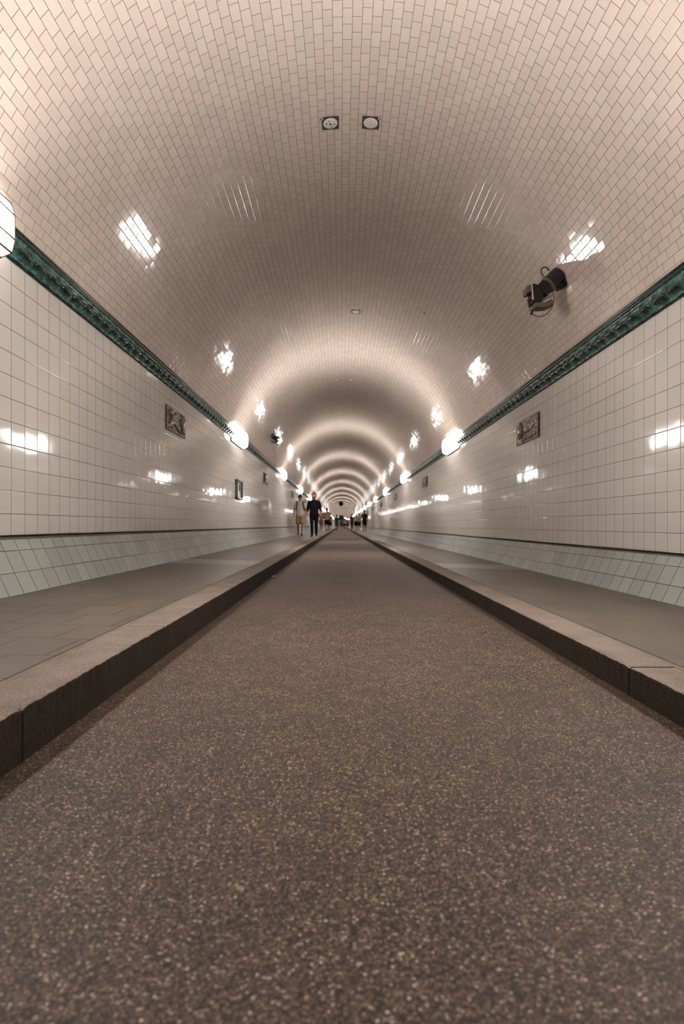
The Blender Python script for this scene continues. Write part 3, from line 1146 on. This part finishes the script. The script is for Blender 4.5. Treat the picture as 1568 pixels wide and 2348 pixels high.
def person(x, y, H, label, top, bottom, shirt, legs, skin, hair, shoes, walk=0.6, face=0.0, lead=1, sleeve='short', hem='shorts',
           vox=0.012, beard=False, cap=False, pack=None, slim=1.0, swing=0.5, group=None, lean=0.0):
    zf = ground(x, y)
    t = thing('person', W(x, y, zf), label, 'person', group, rz=face)
    k = H / 1.75
    sk = cloth(skin)

    def V(a, b, c):
        return Vector((a * k, b * k, c * k))

    hw = slim
    hip = 0.092 * hw
    sh = 0.185 * hw

    def leg(sd):
        f = walk * (1 if sd == lead else -1)         # + means this foot leads (towards -y)
        hp = V(sd * hip, 0, 0.90)
        if f > 0:
            kn, an = V(sd * 0.085, -0.15 * f - 0.02, 0.50), V(sd * 0.075, -0.27 * f, 0.085)
            lift = 0.0
        else:
            kn, an = V(sd * 0.085, -0.04 + 0.06 * -f, 0.49), V(sd * 0.08, 0.30 * -f, 0.10 + 0.07 * -f)
            lift = 0.05 * -f
        return hp, kn, an, lift

    def arm(sd):
        f = swing * (-1 if sd == lead else 1)
        s0 = V(sd * sh, 0.01, 1.400)
        e = V(sd * (sh + 0.055), -0.07 * f + 0.03, 1.135)
        wr = V(sd * (sh + 0.075), -0.20 * f - 0.03, 0.895)
        return s0, e, wr

    # body
    bm = bmesh.new()
    loft(bm, [(V(0, 0, 0.84), .13 * hw * k, .09 * k), (V(0, 0, 0.93), .160 * hw * k, .11 * k), (V(0, 0, 1.05), .138 * hw * k, .095 * k), (V(0, -.005, 1.20), .150 * hw * k, .105 * k),
              (V(0, 0, 1.34), .165 * hw * k, .11 * k), (V(0, .005, 1.42), .135 * hw * k, .085 * k), (V(0, .01, 1.465), .07 * k, .062 * k), (V(0, .0, 1.53), .054 * k, .056 * k), (V(0, -.005, 1.57), .052 * k, .058 * k)], 18)
    loft(bm, [(V(0, -.018, 1.525), .034 * k, .036 * k), (V(0, -.016, 1.555), .056 * k, .066 * k), (V(0, -.008, 1.60), .070 * k, .086 * k), (V(0, 0, 1.65), .076 * k, .094 * k), (V(0, .004, 1.70), .070 * k, .086 * k), (V(0, .004, 1.735), .045 * k, .055 * k)], 18)
    loft(bm, [(V(0, -.088, 1.645), .010 * k, .008 * k), (V(0, -.100, 1.625), .013 * k, .012 * k), (V(0, -.104, 1.610), .017 * k, .013 * k)], 8)      # nose
    loft(bm, [(V(-.022, -.088, 1.572), .008 * k, .007 * k), (V(0, -.092, 1.573), .009 * k, .008 * k), (V(.022, -.088, 1.572), .008 * k, .007 * k)], 8)  # lips
    for sd in (-1, 1):
        loft(bm, [(V(sd * .078, .0, 1.60), .010 * k, .014 * k), (V(sd * .084, .006, 1.63), .011 * k, .019 * k), (V(sd * .080, .008, 1.655), .009 * k, .013 * k)], 8)   # ears
        hp, kn, an, lift = leg(sd)
        limb(bm, [(hp, .088 * k * hw), (hp.lerp(kn, .4), .078 * k), (hp.lerp(kn, .85), .058 * k), (kn, .055 * k), (kn.lerp(an, .3), .055 * k), (kn.lerp(an, .7), .041 * k), (an, .036 * k)], 14)
        limb(bm, [(an + V(0, .045, -.045), .030 * k), (an + V(0, 0, -.03), .038 * k), (an + V(sd * .01, -.09, -.05), .034 * k), (an + V(sd * .018, -.15, -.062), .024 * k)], 12)
        s0, e, wr = arm(sd)
        limb(bm, [(s0 - V(sd * .05, 0, .01), .058 * k), (s0, .052 * k), (s0.lerp(e, .5), .045 * k), (e, .038 * k), (e.lerp(wr, .3), .038 * k), (wr, .025 * k)], 12)
        # palm, four fingers and a thumb, slightly curled
        pdir = V(0, -.022, -.085)
        loft(bm, [(wr, .020 * k, .024 * k), (wr + pdir * .35, .016 * k, .034 * k), (wr + pdir, .014 * k, .040 * k)], 10)
        for fi in range(4):
            off = V(0, -.030 + fi * .020, 0)
            b0 = wr + pdir * .92 + off
            ln = (.070, .080, .074, .058)[fi] * k
            b1 = b0 + Vector((-sd * .006, -.008, -1)).normalized() * ln * .5
            b2 = b1 + Vector((-sd * .25, -.12, -1)).normalized() * ln * .5
            limb(bm, [(b0, .0095 * k), (b1, .0088 * k), (b2, .0078 * k)], 8)
        b0 = wr + pdir * .3 + V(0, -.030, 0)
        limb(bm, [(b0, .011 * k), (b0 + V(-sd * .008, -.022, -.03), .010 * k), (b0 + V(-sd * .012, -.026, -.06), .008 * k)], 8)
    fuse(bm, 'body', sk, t, vox, 3)
    # face
    if vox < 0.01:
        for sd in (-1, 1):
            bm = bmesh.new()
            bmesh.ops.create_uvsphere(bm, u_segments=10, v_segments=8, radius=.011 * k, matrix=Matrix.Translation(V(sd * .030, -.083, 1.645)))
            obj('eye', bm, M['dark_hole'], t, smooth=True)
    # hair or cap
    bm = bmesh.new()
    if cap:
        loft(bm, [(V(0, .008, 1.665), .084 * k, .102 * k), (V(0, .008, 1.70), .082 * k, .098 * k), (V(0, .008, 1.745), .066 * k, .078 * k), (V(0, .008, 1.765), .03 * k, .04 * k)], 18)
        loft(bm, [(V(-.05, -.115, 1.672), .02 * k, .008 * k), (V(0, -.14, 1.672), .05 * k, .03 * k), (V(.05, -.115, 1.672), .02 * k, .008 * k)], 10)
        fuse(bm, 'cap', cloth(hair), t, max(vox, .009), 2)
    else:
        loft(bm, [(V(0, .045, 1.575), .058 * k, .045 * k), (V(0, .035, 1.63), .080 * k, .070 * k), (V(0, .016, 1.69), .080 * k, .092 * k), (V(0, .004, 1.735), .066 * k, .082 * k), (V(0, .0, 1.762), .036 * k, .048 * k)], 18)
        fuse(bm, 'hair', cloth(hair), t, max(vox, .009), 2)
    if beard:
        bm = bmesh.new()
        loft(bm, [(V(0, -.045, 1.515), .034 * k, .036 * k), (V(0, -.038, 1.545), .058 * k, .060 * k), (V(0, -.028, 1.578), .068 * k, .070 * k)], 16)
        fuse(bm, 'beard', cloth((0.07, 0.035, 0.022)), t, .008, 2)
    # top
    g = 0.016 * k
    bm = bmesh.new()
    lo_z = 0.80 if top == 'long' else 0.86
    loft(bm, [(V(0, 0, lo_z), .165 * hw * k + g, .115 * k + g), (V(0, 0, 0.95), .162 * hw * k + g, .112 * k + g), (V(0, 0, 1.08), .150 * hw * k + g, .105 * k + g), (V(0, -.005, 1.22), .158 * hw * k + g, .110 * k + g),
              (V(0, 0, 1.35), .168 * hw * k + g, .112 * k + g), (V(0, .005, 1.42), .140 * hw * k + g, .085 * k + g), (V(0, .008, 1.462), .100 * k + g * .5, .068 * k + g * .5), (V(0, .01, 1.492), .062 * k + g * .4, .056 * k + g * .4)], 18)
    for sd in (-1, 1):
        s0, e, wr = arm(sd)
        fr = {'short': [0, .35, .75], 'long': [0, .5, 1], 'three': [0, .5, 1], 'none': [0, .1]}[sleeve]
        L = [(s0 - V(sd * .07, 0, -.004), .050 * k + g), (s0 - V(sd * .03, 0, -.004), .053 * k + g)] + [(s0.lerp(e, q_ + .08 * (q_ == 0)), (.051 - .006 * q_) * k + g) for q_ in fr]
        if sleeve in ('long', 'three'):
            L += [(e.lerp(wr, .45 if sleeve == 'three' else .92), .036 * k + g * .6)]
        limb(bm, L, 12)
    fuse(bm, 'shirt', cloth(shirt), t, max(vox, .010), 4)
    # legs
    bm = bmesh.new()
    if hem == 'skirt':
        loft(bm, [(V(0, 0, .96), .150 * hw * k + g, .11 * k + g), (V(0, 0, .86), .175 * hw * k + g, .13 * k + g), (V(0, 0, .62), .20 * hw * k + g, .18 * k + g), (V(0, 0, .55), .205 * hw * k + g, .185 * k + g)], 18)
    else:
        loft(bm, [(V(0, 0, .80), .13 * hw * k + g, .10 * k + g), (V(0, 0, .90), .158 * hw * k + g * .7, .11 * k + g * .7), (V(0, 0, .98), .145 * hw * k + g * .7, .10 * k + g * .7)], 18)
        for sd in (-1, 1):
            hp, kn, an, lift = leg(sd)
            if hem == 'shorts':
                limb(bm, [(hp, .094 * k * hw + g * .5), (hp.lerp(kn, .5), .088 * k + g), (hp.lerp(kn, .92), .082 * k + g)], 14)
            else:
                limb(bm, [(hp, .092 * k * hw + g * .5), (hp.lerp(kn, .5), .078 * k + g * .6), (kn, .058 * k + g * .6), (kn.lerp(an, .5), .052 * k + g * .5), (an, .044 * k + g * .5)], 14)
    fuse(bm, {'skirt': 'skirt', 'shorts': 'shorts'}.get(hem, 'trousers'), cloth(legs), t, max(vox, .010), 4)
    for sd in (-1, 1):
        hp, kn, an, lift = leg(sd)
        bm = bmesh.new()
        limb(bm, [(an + V(0, .055, -.040), .038 * k), (an + V(0, 0, -.025), .047 * k), (an + V(sd * .01, -.09, -.045), .041 * k), (an + V(sd * .018, -.165, -.055), .030 * k)], 12)
        fuse(bm, 'shoe', cloth(shoes), t, max(vox, .010), 2)
    # let the lowest sole touch the ground
    bpy.context.view_layer.update()
    lo = min(v.co.z for c in t.children for v in c.data.vertices)
    t.location.z -= lo
    if pack:
        pcol, plab, back = pack
        bp = thing('backpack', t.location + Vector((0, 0, 0)), plab, 'backpack', rz=face)
        bm = bmesh.new()
        loft(bm, [(V(0, .20, .98), .13 * k, .06 * k), (V(0, .21, 1.05), .15 * k, .085 * k), (V(0, .20, 1.25), .145 * k, .08 * k), (V(0, .18, 1.42), .12 * k, .06 * k)], 16)
        fuse(bm, 'bag', cloth(pcol), bp, .012, 3)
        for sd in (-1, 1):
            bm = bmesh.new()
            tube(bm, [V(sd * .10, .14, 1.44), V(sd * .115, .05, 1.482), V(sd * .125, -.06, 1.462), V(sd * .135, -.125, 1.38), V(sd * .150, -.135, 1.27), V(sd * .175, -.08, 1.15), V(sd * .15, .12, 1.05)], .021 * k)
            obj('strap', bm, cloth(pcol), bp, smooth=True)
    return t


SKIN = (0.36, 0.19, 0.135)
SKIN2 = (0.26, 0.13, 0.09)
DARK = (0.005, 0.0045, 0.005)
person(-1.70, 22.4, 1.68, 'person in pale t-shirt, dark cap, tan shorts and backpack walking on the left walkway', 'normal', 'shorts', (0.50, 0.46, 0.43), (0.33, 0.22, 0.13),
       SKIN, (0.025, 0.022, 0.02), (0.10, 0.055, 0.04), walk=0.45, lead=1, vox=0.0075, cap=True, pack=((0.015, 0.013, 0.012), 'dark backpack worn by the person in the pale t-shirt', True), face=0.05)
person(-1.07, 21.4, 1.73, 'bearded person in black jumper and black trousers walking beside the left kerb', 'normal', 'trousers', (0.0035, 0.0035, 0.0045), (0.003, 0.0032, 0.0045),
       (0.40, 0.19, 0.13), (0.02, 0.014, 0.012), (0.008, 0.008, 0.01), walk=0.35, lead=-1, sleeve='three', hem='trousers', vox=0.0075, beard=True, face=-0.03, swing=0.35, slim=1.06)
G = 'people walking further down the tunnel'
person(-1.55, 42, 1.62, 'person in pinkish clothes mostly hidden behind the bearded walker in black', 'normal', 'shorts', (0.42, 0.25, 0.22), (0.33, 0.19, 0.16), SKIN, (0.05, 0.03, 0.02), (0.6, 0.55, 0.5), group=G, face=3.0, walk=.3)
person(-1.05, 40, 1.72, 'person in grey t-shirt and black shorts on the left kerb behind the walker in black', 'normal', 'shorts', (0.25, 0.21, 0.18), DARK, SKIN2, (0.03, 0.02, 0.015), (0.03, 0.02, 0.02), group=G, face=3.2, walk=.3, slim=1.12)
person(-1.02, 50, 1.55, 'smaller person in tan top and black shorts just right of the one in grey', 'normal', 'shorts', (0.33, 0.22, 0.17), DARK, SKIN, (0.05, 0.03, 0.02), (0.04, 0.03, 0.03), group=G, face=3.1, walk=.35, slim=.92)
person(-0.47, 58, 1.70, 'person in dark teal top and grey shorts walking on the roadway', 'normal', 'shorts', (0.02, 0.07, 0.07), (0.07, 0.065, 0.06), SKIN2, (0.03, 0.02, 0.015), (0.04, 0.02, 0.02), group=G, face=3.1, walk=.3, slim=1.1)
person(1.13, 57, 1.66, 'person with long dark hair and dark clothes, leftmost on the right walkway', 'normal', 'trousers', (0.05, 0.03, 0.03), (0.04, 0.028, 0.026), SKIN2, DARK, (0.03, 0.01, 0.01), hem='trousers', group=G, face=3.1, walk=.3, slim=.9)
person(1.38, 50, 1.62, 'person in white top and wide black skirt on the right walkway', 'normal', 'skirt', (0.55, 0.50, 0.47), DARK, SKIN, (0.03, 0.02, 0.015), (0.03, 0.03, 0.03), hem='skirt', group=G, face=3.2, walk=.35)
person(1.70, 51.5, 1.68, 'person in pale pink top and dark shorts just right of the black skirt', 'normal', 'shorts', (0.55, 0.44, 0.42), (0.02, 0.025, 0.022), SKIN, (0.04, 0.025, 0.02), (0.05, 0.04, 0.03), group=G, face=3.0, walk=.35)
person(1.86, 43, 1.70, 'person in dark green clothes, rightmost on the right walkway', 'normal', 'shorts', (0.025, 0.035, 0.03), (0.025, 0.035, 0.025), SKIN2, (0.02, 0.015, 0.012), (0.03, 0.02, 0.02), group=G, face=3.1, walk=.25,
       pack=((0.02, 0.028, 0.022), 'dark backpack on the rightmost far walker', True))
far = [(0.10, 92, (0.12, 0.10, 0.09), (0.05, 0.05, 0.05)), (0.55, 84, (0.40, 0.30, 0.25), (0.04, 0.045, 0.04)), (0.85, 97, (0.30, 0.2, 0.17), (0.05, 0.05, 0.045)), (0.30, 118, (0.03, 0.06, 0.06), (0.05, 0.05, 0.05)),
       (0.95, 78, (0.20, 0.13, 0.10), (0.05, 0.045, 0.04)), (-0.25, 132, (0.05, 0.09, 0.09), (0.1, 0.1, 0.09)), (0.75, 140, (0.30, 0.25, 0.22), (0.06, 0.05, 0.05)), (1.45, 74, (0.32, 0.12, 0.10), (0.06, 0.045, 0.04))]
for i, (x, y, c1, c2) in enumerate(far):
    person(x, y, 1.62 + 0.04 * (i % 4), 'tiny far figure in the crowd where the tunnel recedes out of sight', 'normal', 'shorts', c1, c2, SKIN2, (0.03, 0.02, 0.015), (0.04, 0.03, 0.03), group='far crowd at the vanishing point',
           face=3.1 if i % 3 else 0.0, walk=.35, vox=0.018)
